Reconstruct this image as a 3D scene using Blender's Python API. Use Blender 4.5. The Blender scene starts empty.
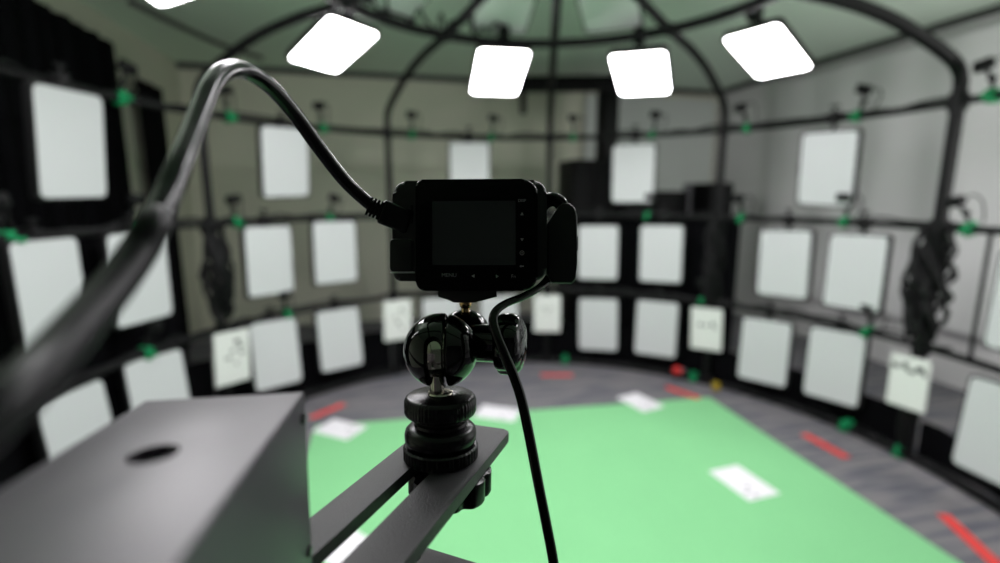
import bpy, bmesh, math, random
from mathutils import Vector, Matrix, Euler
random.seed(7)
SC = bpy.context.scene
COL = SC.collection
R_ = math.radians
PI = math.pi

# ------------------------------------------------------------------ viewpoint
FPX, PITCH, YAW = 498.0, 0.1734, -0.1114
EYE = Vector((0, 0, 1.4))
FW = Vector((math.sin(YAW) * math.cos(PITCH), math.cos(YAW) * math.cos(PITCH), -math.sin(PITCH)))
RT = Vector((math.cos(YAW), -math.sin(YAW), 0))
UP = RT.cross(FW)


def ray(px, py):
    return FW + RT * ((px - 500) / FPX) + UP * ((281.5 - py) / FPX)


def at(px, py, depth):
    """a point of the place, depth metres ahead of the viewpoint"""
    return EYE + ray(px, py) * depth


# ------------------------------------------------------------------ materials
def srgb(r, g, b):
    f = lambda c: (c / 255 / 12.92) if c / 255 <= .04045 else ((c / 255 + .055) / 1.055) ** 2.4
    return (f(r), f(g), f(b), 1)


def mat(name, col, rough=.5, metal=0., emit=None, strength=0., coat=0., spec=.5, noise=None, bump=None):
    m = bpy.data.materials.new(name)
    m.use_nodes = True
    nt = m.node_tree
    b = nt.nodes['Principled BSDF']
    c4 = tuple(col) if len(col) == 4 else (*col, 1)
    b.inputs['Base Color'].default_value = c4
    b.inputs['Roughness'].default_value = rough
    b.inputs['Metallic'].default_value = metal
    b.inputs['Coat Weight'].default_value = coat
    b.inputs['Coat Roughness'].default_value = .08
    b.inputs['Specular IOR Level'].default_value = spec
    if emit:
        b.inputs['Emission Color'].default_value = (*emit, 1)
        b.inputs['Emission Strength'].default_value = strength
    tc = nt.nodes.new('ShaderNodeTexCoord')
    if noise:
        scale, amount = noise
        n = nt.nodes.new('ShaderNodeTexNoise')
        n.inputs['Scale'].default_value = scale
        n.inputs['Detail'].default_value = 4
        nt.links.new(tc.outputs['Object'], n.inputs['Vector'])
        mx = nt.nodes.new('ShaderNodeMix')
        mx.data_type = 'RGBA'
        mx.inputs[6].default_value = tuple(x * (1 - amount) for x in c4[:3]) + (1,)
        mx.inputs[7].default_value = tuple(min(1, x * (1 + amount)) for x in c4[:3]) + (1,)
        nt.links.new(n.outputs['Fac'], mx.inputs[0])
        nt.links.new(mx.outputs[2], b.inputs['Base Color'])
    if bump:
        scale, st, dist = bump
        n = nt.nodes.new('ShaderNodeTexNoise')
        n.inputs['Scale'].default_value = scale
        n.inputs['Detail'].default_value = 3
        nt.links.new(tc.outputs['Object'], n.inputs['Vector'])
        bp = nt.nodes.new('ShaderNodeBump')
        bp.inputs['Strength'].default_value = st
        bp.inputs['Distance'].default_value = dist
        nt.links.new(n.outputs['Fac'], bp.inputs['Height'])
        nt.links.new(bp.outputs['Normal'], b.inputs['Normal'])
    return m


M = {}
M['tube'] = mat('black_tube', (.005, .005, .0055), .5, spec=.2)
M['housing'] = mat('panel_housing', (.006, .006, .0065), .5, spec=.2)
M['diffuser'] = mat('panel_diffuser', (.485, .492, .505), .55, emit=(.95, 1.0, 1.0), strength=.08)
M['lamp'] = mat('overhead_diffuser', (.8, .8, .8), .5, emit=(1., .97, 1.0), strength=22.)
M['unlit'] = mat('unlit_diffuser', (.75, .77, .76), .5)
M['green_clip'] = mat('green_clamp', (.008, .22, .08), .5, spec=.2)
M['black_plastic'] = mat('black_plastic', (.005, .005, .0055), .5, spec=.2)
M['carpet'] = mat('carpet', (.13, .13, .14), .95, spec=.1)
M['mat_green'] = mat('green_mat', (.23, .575, .27), .75, spec=.2, noise=(3., .05))
M['paper'] = mat('paper', (.82, .80, .84), .8, noise=(25., .03))
M['board'] = mat('white_board', (.76, .765, .75), .6)
M['ink'] = mat('dark_ink', (.03, .03, .035), .7)
M['tape'] = mat('red_tape', (.75, .045, .04), .6)
M['wall_beige'] = mat('beige_wall', (.66, .66, .55), .85, noise=(1.2, .08))
M['wall_white'] = mat('white_wall', (.82, .80, .82), .85, noise=(1.0, .05))
M['wall_grey'] = mat('grey_wall', (.62, .65, .63), .85, noise=(1.0, .08))
M['wall_dark'] = mat('dark_wall', (.10, .10, .105), .85)
M['ceiling'] = mat('ceiling_green_bounce', (.74, .85, .74), .9)  # pale ceiling with the mat's green bounce light mixed into its colour
M['black_cloth'] = mat('black_cloth', (.005, .005, .006), .95, spec=.03, bump=(60., .3, .002))
M['white_cloth'] = mat('white_cloth', (.86, .84, .87), .9, spec=.2, noise=(2., .05))
M['ceiling_rail'] = mat('ceiling_rail', (.07, .075, .07), .6)
M['cabinet'] = mat('black_cabinet', (.005, .005, .0055), .5, spec=.12)
M['dark_grey'] = mat('dark_grey_metal', (.10, .10, .11), .5)
M['red_plastic'] = mat('red_plastic', (.6, .02, .02), .4)
M['yellow_plastic'] = mat('yellow_plastic', (.4, .28, .02), .4)
# foreground
M['body'] = mat('camera_body', (.008, .008, .009), .38, spec=.4, bump=(4000., .12, .0001))
M['bezel'] = mat('camera_bezel', (.002, .002, .0025), .22, spec=.15)
M['screen'] = mat('camera_screen', (.030, .030, .034), .14, spec=.8)
M['legend'] = mat('legend_print', (.24, .24, .245), .6)
M['lip'] = mat('silver_lip', (.5, .5, .5), .3, metal=1.)
M['rubber'] = mat('cable_rubber', (.003, .0027, .0037), .2, spec=.3)
M['sleeve'] = mat('cable_sleeve', (.004, .0034, .005), .40, spec=.22)
M['thin_rubber'] = mat('thin_cable_rubber', (.004, .004, .004), .2, spec=.3)
M['gloss'] = mat('gloss_black', (.002, .002, .0022), .07, spec=.42)
M['chrome'] = mat('chrome', (.62, .58, .50), .14, metal=1.)
M['brass'] = mat('brass', (.75, .50, .24), .22, metal=1.)
M['satin'] = mat('satin_black', (.004, .004, .0043), .27, spec=.33)
M['bar'] = mat('powder_coat', (.030, .027, .031), .5, spec=.5, noise=(1500., .55), bump=(1800., .9, .0003))
M['box_metal'] = mat('grey_box_paint', (.056, .046, .061), .42, spec=.75, bump=(900., .06, .0002))
M['plate'] = mat('plate_black', (.012, .012, .012), .42, spec=.6)
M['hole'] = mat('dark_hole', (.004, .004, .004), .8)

# striped office carpet
nt = M['carpet'].node_tree
bs = nt.nodes['Principled BSDF']
tc = nt.nodes.new('ShaderNodeTexCoord')
mp = nt.nodes.new('ShaderNodeMapping')
mp.inputs['Rotation'].default_value = (0, 0, R_(-19.5))
mp.inputs['Scale'].default_value = (1.6, 14, 1)
n1 = nt.nodes.new('ShaderNodeTexNoise')
n1.inputs['Scale'].default_value = 1.6
n1.inputs['Detail'].default_value = 3
cr = nt.nodes.new('ShaderNodeValToRGB')
cr.color_ramp.elements[0].position = .38
cr.color_ramp.elements[0].color = (.11, .112, .135, 1)
cr.color_ramp.elements[1].position = .56
cr.color_ramp.elements[1].color = (.20, .19, .20, 1)
nt.links.new(tc.outputs['Object'], mp.inputs['Vector'])
nt.links.new(mp.outputs['Vector'], n1.inputs['Vector'])
nt.links.new(n1.outputs['Fac'], cr.inputs['Fac'])
nt.links.new(cr.outputs['Color'], bs.inputs['Base Color'])


# ------------------------------------------------------------------ object helpers
def tag(o, label=None, cat=None, group=None, kind=None):
    if label: o['label'] = label
    if cat: o['category'] = cat
    if group: o['group'] = group
    if kind: o['kind'] = kind
    return o


def empty(name, mtx=None):
    o = bpy.data.objects.new(name, None)
    o.empty_display_size = .02
    COL.objects.link(o)
    if mtx is not None: o.matrix_world = mtx
    return o


def obj(name, bm, m, parent=None, smooth=True, mtx=None, angle=35):
    me = bpy.data.meshes.new(name)
    bmesh.ops.recalc_face_normals(bm, faces=bm.faces)
    bm.to_mesh(me)
    bm.free()
    for k in (m if isinstance(m, (list, tuple)) else [m]): me.materials.append(k)
    if smooth:
        for p in me.polygons: p.use_smooth = True
        me.set_sharp_from_angle(angle=R_(angle))
    o = bpy.data.objects.new(name, me)
    COL.objects.link(o)
    if parent: o.parent = parent
    if mtx is not None: o.matrix_local = mtx
    return o


def copy_tree(o, parent=None):
    c = o.copy()
    COL.objects.link(c)
    if parent: c.parent = parent
    for ch in list(o.children):
        copy_tree(ch, c)
    return c


def BM(): return bmesh.new()


def box(bm, x0, x1, y0, y1, z0, z1, bevel=0., seg=2, mtx=None):
    t = bmesh.new()
    bmesh.ops.create_cube(t, size=1)
    for v in t.verts:
        v.co = Vector(((x0 + x1) / 2 + v.co.x * (x1 - x0), (y0 + y1) / 2 + v.co.y * (y1 - y0), (z0 + z1) / 2 + v.co.z * (z1 - z0)))
    if bevel: bmesh.ops.bevel(t, geom=t.edges[:], offset=bevel, segments=seg, affect='EDGES', profile=.5)
    merge(bm, t, mtx)


def merge(bm, t, mtx=None):
    if mtx is not None: bmesh.ops.transform(t, matrix=mtx, verts=t.verts[:])
    me = bpy.data.meshes.new('tmp')
    t.to_mesh(me)
    t.free()
    bm.from_mesh(me)
    bpy.data.meshes.remove(me)


def round_rect(w, h, r, n=6):
    """outline of a w x h rectangle, r = one radius or four (top right, top left, bottom left, bottom right)"""
    rs = r if isinstance(r, (list, tuple)) else [r] * 4
    pts = []
    for k, (sx, sy) in enumerate(((1, 1), (-1, 1), (-1, -1), (1, -1))):
        q = rs[k]
        cx, cy = sx * (w / 2 - q), sy * (h / 2 - q)
        for i in range(n + 1):
            a = PI / 2 * k + PI / 2 * i / n
            pts.append((cx + q * math.cos(a), cy + q * math.sin(a)))
    return pts


def prism(bm, pts, z0, z1, bevel=0., seg=2, mtx=None):
    t = bmesh.new()
    a = [t.verts.new((x, y, z0)) for x, y in pts]
    b = [t.verts.new((x, y, z1)) for x, y in pts]
    t.faces.new(a[::-1])
    t.faces.new(b)
    n = len(pts)
    rim = []
    for i in range(n):
        t.faces.new((a[i], a[(i + 1) % n], b[(i + 1) % n], b[i]))
    if bevel:
        t.edges.ensure_lookup_table()
        rim = [e for e in t.edges if abs(e.verts[0].co.z - e.verts[1].co.z) < 1e-9]
        bmesh.ops.bevel(t, geom=rim, offset=bevel, segments=seg, affect='EDGES', profile=.5)
    merge(bm, t, mtx)


def lathe(bm, prof, seg=48, mtx=None, wob=None):
    """prof: (radius, z) pairs turned about z; wob(angle) scales the radius"""
    t = bmesh.new()
    rings = []
    for r, z in prof:
        if r < 1e-7:
            rings.append([t.verts.new((0, 0, z))])
        else:
            rings.append([t.verts.new((r * (wob(2 * PI * i / seg) if wob else 1) * math.cos(2 * PI * i / seg),
                                       r * (wob(2 * PI * i / seg) if wob else 1) * math.sin(2 * PI * i / seg), z)) for i in range(seg)])
    for A, B in zip(rings, rings[1:]):
        if len(A) == 1 and len(B) == 1: continue
        for i in range(seg):
            j = (i + 1) % seg
            if len(A) == 1: t.faces.new((A[0], B[j], B[i]))
            elif len(B) == 1: t.faces.new((A[i], A[j], B[0]))
            else: t.faces.new((A[i], A[j], B[j], B[i]))
    for ring in (rings[0], rings[-1]):
        if len(ring) > 1: t.faces.new(ring)
    merge(bm, t, mtx)


def smooth_path(pts, n=8):
    """Catmull-Rom through tuples (Vector, radius)"""
    out = []
    P = [pts[0]] + list(pts) + [pts[-1]]
    for i in range(1, len(P) - 2):
        p0, p1, p2, p3 = [q[0] for q in P[i - 1:i + 3]]
        r1, r2 = P[i][1], P[i + 1][1]
        for k in range(n):
            t = k / n
            v = .5 * ((2 * p1) + (p2 - p0) * t + (2 * p0 - 5 * p1 + 4 * p2 - p3) * t * t + (3 * p1 - p0 - 3 * p2 + p3) * t ** 3)
            out.append((v, r1 + (r2 - r1) * t))
    out.append(pts[-1])
    return out


def tube(bm, path, seg=12, closed=False, cap=True):
    """sweep a circle along (Vector, radius) samples"""
    t = bmesh.new()
    n = len(path)
    tang = []
    for i in range(n):
        a = path[(i - 1) % n if closed else max(i - 1, 0)][0]
        b = path[(i + 1) % n if closed else min(i + 1, n - 1)][0]
        tang.append((b - a).normalized())
    up = Vector((0, 0, 1)) if abs(tang[0].z) < .9 else Vector((1, 0, 0))
    x = tang[0].cross(up).normalized()
    rings = []
    for i in range(n):
        x = (x - tang[i] * x.dot(tang[i])).normalized()
        y = tang[i].cross(x)
        c, r = path[i]
        rings.append([t.verts.new(c + (x * math.cos(2 * PI * k / seg) + y * math.sin(2 * PI * k / seg)) * r) for k in range(seg)])
    for i in range(n if closed else n - 1):
        A, B = rings[i], rings[(i + 1) % n]
        for k in range(seg):
            t.faces.new((A[k], A[(k + 1) % seg], B[(k + 1) % seg], B[k]))
    if cap and not closed:
        t.faces.new(rings[0][::-1])
        t.faces.new(rings[-1])
    merge(bm, t)


def rod(bm, a, b, r, seg=12):
    tube(bm, [(Vector(a), r), (Vector(b), r)], seg)


def ball(bm, c, r, u=20, v=12, scale=None):
    t = bmesh.new()
    bmesh.ops.create_uvsphere(t, u_segments=u, v_segments=v, radius=r)
    if scale: bmesh.ops.scale(t, vec=scale, verts=t.verts[:])
    bmesh.ops.translate(t, vec=c, verts=t.verts[:])
    merge(bm, t)


def frame(x, y, z, o):
    m = Matrix.Identity(4)
    for i, c in enumerate((x, y, z, o)):
        m[0][i], m[1][i], m[2][i] = c
    return m


# ================================================================== THE ROOM
ROOM = R_(19.5)
E1 = Vector((math.cos(ROOM), math.sin(ROOM), 0))
E2 = Vector((-math.sin(ROOM), math.cos(ROOM), 0))
X0, X1, Y0, Y1, HC = -1.86, 4.05, -2.2, 5.62, 2.64
ROOMM = Matrix.Rotation(ROOM, 4, 'Z')


def struct(name, b, m):
    o = obj(name, b, m, smooth=False, mtx=ROOMM)
    tag(o, kind='structure')
    return o


b = BM(); box(b, X0 - .1, X1 + .1, Y0 - .1, Y1 + .1, -.1, 0); struct('floor', b, M['carpet'])
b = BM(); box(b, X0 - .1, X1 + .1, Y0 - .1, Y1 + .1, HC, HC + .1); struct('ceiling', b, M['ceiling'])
b = BM(); box(b, X0 - .1, X0, Y0, Y1, 0, HC); struct('wall_left', b, M['wall_beige'])
b = BM(); box(b, X1, X1 + .1, Y0, Y1, 0, HC); struct('wall_right', b, M['wall_white'])
b = BM(); box(b, X0 - .1, X1 + .1, Y1, Y1 + .1, 0, HC)
struct('wall_back', b, M['wall_beige'])
b = BM(); box(b, X0 - .1, X1 + .1, Y0 - .1, Y0, 0, HC); struct('wall_front', b, M['wall_dark'])
# dark rails where the walls meet the ceiling
for nm, a in (('trim_1', (X0, X1, Y1 - .035, Y1, HC - .055, HC)), ('trim_2', (X1 - .035, X1, Y0, Y1 - .035, HC - .055, HC)),
              ('trim_3', (X0, X1 - .035, Y1 - .012, Y1, 1.66, 1.69))):
    b = BM(); box(b, *a, bevel=.004); struct(nm, b, M['ceiling_rail'] if nm != 'trim_3' else M['wall_beige'])


def curtain(name, p0, p1, z0, z1, m, depth=.03, wave=.16, thick=.004, seed=0):
    """a hanging cloth with pleats, p0 -> p1 on the floor plan (world)"""
    rnd = random.Random(seed)
    p0, p1 = Vector((*p0, 0)), Vector((*p1, 0))
    L = (p1 - p0).length
    d = (p1 - p0) / L
    nrm = Vector((-d.y, d.x, 0))
    n = max(8, int(L / wave * 8))
    t = BM()
    ph = [rnd.uniform(0, 6) for _ in range(3)]
    rows = []
    for j, z in enumerate((z0, (z0 * 2 + z1) / 3, (z0 + z1 * 2) / 3, z1)):
        row = []
        for side in (0, 1):
            r = []
            for i in range(n + 1):
                s = L * i / n
                k = 2 * PI * s / wave
                off = depth * (.6 * math.sin(k + ph[0] + .25 * j) + .4 * math.sin(k * .57 + ph[1])) * (1 - .12 * j)
                r.append(t.verts.new(p0 + d * s + nrm * (off + (thick if side else 0)) + Vector((0, 0, z))))
            row.append(r)
        rows.append(row)
    for a, c in zip(rows, rows[1:]):
        for s in (0, 1):
            for i in range(n):
                t.faces.new((a[s][i], a[s][i + 1], c[s][i + 1], c[s][i]))
        for i in (0, n):
            t.faces.new((a[0][i], a[1][i], c[1][i], c[0][i]))
    for row in (rows[0], rows[-1]):
        for i in range(n):
            t.faces.new((row[0][i], row[0][i + 1], row[1][i + 1], row[1][i]))
    return obj(name, t, m, angle=80)


def rp(e1, e2): return (E1 * e1 + E2 * e2)[:2]


o = curtain('black_curtain', rp(X0 + .07, 1.2), rp(X0 + .07, 4.25), .02, 2.44, M['black_cloth'], seed=1)
tag(o, 'tall pleated black curtain covering the left wall', 'curtain')
o = curtain('black_curtain', rp(X0 + .07, 4.52), rp(X0 + .07, 4.98), .02, 2.28, M['black_cloth'], seed=2, depth=.02)
tag(o, 'narrow black curtain near the back corner of the left wall', 'curtain')
o = curtain('white_backdrop', rp(X1 - .06, 4.6), rp(X1 - .06, .6), .42, 2.50, M['white_cloth'], seed=3, depth=.018, wave=.5)
tag(o, 'white cloth backdrop hanging along the right wall', 'backdrop')
o = curtain('grey_backdrop', rp(2.30, Y1 - .06), rp(3.98, Y1 - .06), .3, 2.52, M['wall_grey'], seed=4, depth=.012, wave=.5)
tag(o, 'plain grey cloth backdrop on the right part of the back wall', 'backdrop')

# ================================================================== THE CAPTURE CAGE
CEN = Vector((0, 2.037, 0))
RC = 2.0


def cyl(ph, r, z):
    a = R_(ph)
    return Vector((CEN.x + r * math.sin(a), CEN.y + r * math.cos(a), z))


HOOPS = [(1.832, 2.0, .019, 'topmost large black tube hoop of the cage, under the overhead lamps'),
         (1.239, 2.0, .019, 'large black tube hoop at camera height, between upper and middle light panels'),
         (.628, 2.0, .019, 'large black tube hoop at knee height, behind the white marker boards'),
         (.022, 2.0, .021, 'large black tube hoop lying on the carpet around the green mat'),
         (2.245, 1.0, .025, 'small black crown hoop high above, holding the overhead lamps')]
for z, r, tr, lab in HOOPS:
    b = BM()
    tube(b, [(cyl(k * 3, r, z), tr) for k in range(120)], 12, closed=True)
    tag(obj('cage_hoop', b, M['tube']), lab, 'hoop')

PROF = [(2, .02), (2, .6), (2, 1.2), (2, 1.84), (1.995, 1.93), (1.965, 1.985), (1.90, 2.03), (1.75, 2.095), (1.55, 2.165), (1.3, 2.215), (1.0, 2.245), (.65, 2.30), (.3, 2.35), (.06, 2.37)]
POLES = [(-73.6, 'black arched cage pole between the left beige wall panels, bundled cable on its middle'),
         (-37.7, 'black arched cage pole just left of the small camera'),
         (-1.7, 'black arched cage pole rising straight behind the small camera'),
         (34.5, 'black arched cage pole behind the fourth white marker board, at the back right'),
         (70.6, 'thick black arched cage pole nearest on the right side'),
         (106.5, 'black arched cage pole beyond the right edge of the cage view')]
for ph, lab in POLES[:5]:
    root = empty('cage_pole', Matrix.Translation(cyl(ph, 2, 0)))
    tag(root, lab, 'pole', None)
    b = BM()
    off = cyl(ph, 2, 0)
    big = 1.3 if ph > 60 else 1.0
    tube(b, [(p[0] - off, p[1]) for p in smooth_path([(cyl(ph, r, z), .023 * big) for r, z in PROF], 5)], 12)
    obj('pole_tube', b, M['tube'], root)
    for z, r, tr, _ in HOOPS:
        b = BM()
        c = cyl(ph, r, z) - off
        if r > 1.5:
            rod(b, c - Vector((0, 0, .04 if z > .1 else .0)), c + Vector((0, 0, .04)), .031 * big, 14)
        else:
            ball(b, c, .035)
        obj('coupler', b, M['tube'], root)
    if ph == -1.7:
        pass
b = BM()
lathe(b, [(.0, -.03), (.1, -.03), (.12, -.02), (.12, .02), (.1, .03), (0, .03)], 24)
tag(obj('crown_hub', b, M['tube'], mtx=Matrix.Translation(cyl(0, 0, 2.372))), 'black hub where the arched cage poles meet overhead', 'hub')


# ---- light panels
PW, PH, PD = .303, .42, .035


def panel_proto(name, dm, lit=True, PW=PW, PH=PH):
    root = empty(name)
    b = BM()
    prism(b, round_rect(PW + .022, PH + .022, .022), -PD, -.002, bevel=.004)
    obj('housing', b, M['housing'], root)
    b = BM()
    prism(b, round_rect(PW, PH, .026 if lit else .02), -.004, .001, bevel=.0008, seg=1)
    obj('diffuser', b, dm, root)
    return root


def add_bracket(root, reach):
    # yoke behind the housing, spigot up to the hoop and clamp on it
    b = BM()
    box(b, -.05, .05, -.02, .02, -PD - .012, -PD, bevel=.003)
    rod(b, (0, 0, -PD - .012), (0, reach - .03, -PD - .012), .010)
    box(b, -.022, .022, reach - .035, reach + .035, -PD - .04, -PD + .022, bevel=.006)
    rod(b, (0, reach + .03, -PD), (0, reach + .065, -PD), .007)
    box(b, -.025, .025, reach + .06, reach + .072, -PD - .007, -PD + .007, bevel=.003)
    obj('bracket', b, M['tube'], root)


def place_panel(root, ph, z, yaw, tilt, roll, r=1.95, pos=None):
    a = R_(ph + yaw)
    ti, ro = R_(tilt), R_(roll)
    rr = Vector((math.cos(a), -math.sin(a), 0))
    n = Vector((-math.sin(a), -math.cos(a), 0))
    u = Vector((0, 0, 1)) * math.cos(ti) - n * math.sin(ti)
    r2 = rr * math.cos(ro) + u * math.sin(ro)
    u2 = u * math.cos(ro) - rr * math.sin(ro)
    p = pos if pos is not None else cyl(ph, r, z)
    root.matrix_world = frame(r2, u2, r2.cross(u2), p)


SIDE = [
    # phi, z, yaw, tilt, roll, row, label
    (-94.9, 1.596, 1.1, -6.1, .8, 'u', 'upper-row white light panel in front of the black curtain'),
    (-59.6, 1.594, -.3, -8, 2.1, 'u', 'upper-row white light panel against the beige wall, under the cable bend'),
    (-20.0, 1.575, -.2, -5, .5, 'u', 'upper-row white light panel, half hidden by the top of the small camera'),
    (16.9, 1.552, -.2, -2.7, .2, 'u', 'upper-row white light panel, in front of the black cabinet at the back'),
    (53.7, 1.545, .1, -6, -2.1, 'u', 'upper-row white light panel, alone on the right side of the cage'),
    (-100.6, 1.02, .1, 1, -1, 'm', 'middle-row white light panel at the left edge, crossed low by the thick cable'),
    (-87.3, 1.011, .7, -.1, -.8, 'm', 'middle-row white light panel behind the steep run of the thick cable'),
    (-64.2, .994, -.1, .5, -1.4, 'm', 'middle-row white light panel, right beside the cable-wrapped pole on the left'),
    (-50.6, 1.005, -.4, 1, -1.1, 'm', 'middle-row white light panel, nearest to the left side of the small camera'),
    (-27.0, .975, -.4, .8, 0, 'm', 'middle-row white light panel hidden behind the small camera screen'),
    (-13.2, .96, -.4, .8, 0, 'm', 'middle-row white light panel hidden behind the camera buttons'),
    (9.8, .947, -.7, .8, 1.1, 'm', 'middle-row white light panel touching the right outline of the small cable box'),
    (23.7, .959, -1.5, 1.5, 1.4, 'm', 'middle-row white light panel, straight below the upper panel at the black cabinet'),
    (48.0, .962, -1.4, 2.1, 2.3, 'm', 'middle-row white light panel, left one of the pair on the right side'),
    (60.1, .963, -1.1, 3.1, 1.5, 'm', 'middle-row white light panel, right one of the pair on the right side'),
    (84.3, .95, -1, 3, 1.5, 'm', 'middle-row white light panel cut by the right edge of the view'),
    (-99.6, .40, 4, 7, -1.5, 'l', 'bottom-row white light panel behind the left edge of the grey box'),
    (-86.6, .40, 5, 8, -3, 'l', 'bottom-row white light panel behind the far edge of the grey box'),
    (-64.4, .398, 5.1, 8.8, -2.8, 'l', 'bottom-row white light panel with a white marker board at its left side'),
    (-50.7, .386, 3.4, 7.5, -.6, 'l', 'bottom-row white light panel, leaning, right of the one beside the marker board'),
    (-27.0, .38, 1.5, 4, 0, 'l', 'bottom-row white light panel behind the glossy ball head'),
    (-13.2, .375, 0, 2, 0, 'l', 'bottom-row white light panel behind the locking knob of the ball head'),
    (10.4, .365, -1.7, 1.2, 1.6, 'l', 'bottom-row white light panel, left one of the pair above the red plug'),
    (23.6, .381, -2.6, 2.6, 0, 'l', 'bottom-row white light panel, right one of the pair above the red plug'),
    (46.0, .361, -4.1, 5.7, 1.6, 'l', 'bottom-row white light panel, just right of the fourth white marker board'),
    (58.6, .39, -4, 6.6, 3, 'l', 'bottom-row white light panel, large, just left of the rightmost marker board'),
    (83.3, .37, -5, 7, 3, 'l', 'bottom-row white light panel at the lower right edge of the view'),
]
HZ = {'u': 1.846, 'm': 1.239, 'l': .628}
proto = panel_proto('light_panel', M['diffuser'])
first = True
for ph, z, yw, ti, ro, row, lab in SIDE:
    o = proto if first else copy_tree(proto)
    first = False
    place_panel(o, ph, z, yw, ti, ro)
    tag(o, lab, 'light panel', {'u': 'light panels of the upper row', 'm': 'light panels of the middle row', 'l': 'light panels of the bottom row'}[row])
for o in [x for x in COL.objects if x.name.startswith('light_panel')]:
    row = o['group'].split()[-2]
    hz = {'upper': 1.832, 'middle': 1.239, 'bottom': .628}[row]
    add_bracket(o, (hz - o.matrix_world.translation.z))

# overhead lamps, lit
LAMPS = [(Vector((-1.16, 2.63, 2.15)), -51, -70, -8, 'glaring white overhead lamp, second from the left, above the bend of the cable'),
         (Vector((-.35, 3.08, 2.10)), -18, -66, 1, 'glaring white overhead lamp directly above the small camera'),
         (Vector((.46, 3.03, 2.06)), 22, -70, -5, 'glaring white overhead lamp right of the middle arched pole'),
         (Vector((1.09, 2.93, 2.13)), 48, -68, 1, 'glaring white overhead lamp furthest right')]
LAMPS.append((cyl(-113.5, 1.2, 2.08), -108, -69, 3, 'glaring white overhead lamp cut by the top left edge'))
unseen = 'glaring white overhead lamp of the crown, above and behind the viewpoint'
for ph in (98, 131, 162, 193, 222):
    LAMPS.append((cyl(ph, 1.2, 2.13), ph, -69, 0, unseen))
proto = panel_proto('overhead_lamp', M['lamp'], True, .284, .392)
b = BM()
box(b, -.06, .06, -.03, .03, -PD - .015, -PD, bevel=.004)
rod(b, (0, 0, -PD - .01), (0, .12, -PD - .07), .012)
rod(b, (0, .12, -PD - .07), (0, .2, -PD - .06), .012)
box(b, -.03, .03, .17, .24, -PD - .10, -PD - .03, bevel=.008)
obj('bracket', b, M['tube'], proto)
for i, (p, yw, ti, ro, lab) in enumerate(LAMPS):
    o = proto if i == 0 else copy_tree(proto)
    place_panel(o, 0, 0, yw, ti, ro, pos=p)
    tag(o, lab, 'overhead lamp', 'lit overhead lamps')
# overhead lamps, switched off, inside the crown hoop
proto = None
for i, (ph, lab) in enumerate(((-57, 'switched-off pale overhead panel inside the crown hoop, leftmost'),
                               (-20, 'switched-off pale overhead panel above the lamp over the camera'),
                               (17, 'switched-off pale overhead panel right of the middle arched pole'))):
    o = panel_proto('unlit_overhead_panel', M['unlit'], False) if i == 0 else copy_tree(proto)
    proto = proto or o
    place_panel(o, 0, 0, ph, -60, 0, pos=cyl(ph, .82, 2.40))
    tag(o, lab, 'overhead panel', 'switched-off overhead panels')

# ---- marker boards on the poles
def marks(kind):
    if kind == 5:
        spots = [(-.065, .075, .028, .02), (-.02, .085, .02, .03), (.012, .06, .03, .014), (.05, .08, .03, .024), (.075, .062, .012, .02)]
    elif kind == 1:
        spots = [(.03, .09, .03, .018), (.05, .06, .022, .014), (.0, .04, .02, .012), (.055, .02, .016, .02), (-.03, .0, .03, .01), (.02, -.04, .012, .012)]
    elif kind == 2:
        spots = [(.03, .08, .014, .02), (.05, .055, .012, .012), (-.02, .03, .012, .014), (.0, -.02, .014, .02), (.03, -.06, .012, .012)]
    elif kind == 3:
        spots = [(-.03, .045, .03, .006), (.03, .045, .026, .006), (0, .012, .02, .005)]
    else:
        spots = [(-.04, .03, .02, .018), (.0, .028, .016, .012), (.045, .04, .02, .02), (.07, .015, .012, .014)]
    return spots


BOARDS = [(-73.6, .468, 4.4, 1, -3.8, 1, 'white marker board standing on the left pole, left of a leaning bottom panel'),
          (-37.7, .459, .6, 0, -.7, 2, 'white marker board on the pole left of the glossy ball head'),
          (-1.7, .444, .4, 0, .5, 3, 'white marker board just right of the ball head knob'),
          (34.5, .441, -2.7, 0, 2.7, 4, 'white marker board on the back right pole, above a red tape strip'),
          (71.0, .442, -5.3, 3, 2.5, 5, 'white marker board with dark marks on the thick right pole')]
for ph, z, yw, ti, ro, k, lab in BOARDS:
    root = empty('marker_board')
    place_panel(root, ph, z, yw, ti, ro, r=1.93)
    tag(root, lab, 'marker board', 'white marker boards on the cage poles')
    b = BM(); prism(b, round_rect(.215 if k < 5 else .183, .305 if k < 5 else .27, .008, 3), -.006, .006, bevel=.001, seg=1); obj('board', b, M['board'], root)
    for x, y, w, h in marks(k):
        w, h = w * 1.25, h * 1.3
        b = BM(); prism(b, [(x + px, y + py) for px, py in round_rect(w, h, min(w, h) * .3, 3)], .0062, .0070); obj('printed_mark', b, M['ink'], root)
    b = BM(); box(b, -.03, .03, -.05, .05, -.045, -.006, bevel=.004); obj('clip', b, M['tube'], root)

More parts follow.
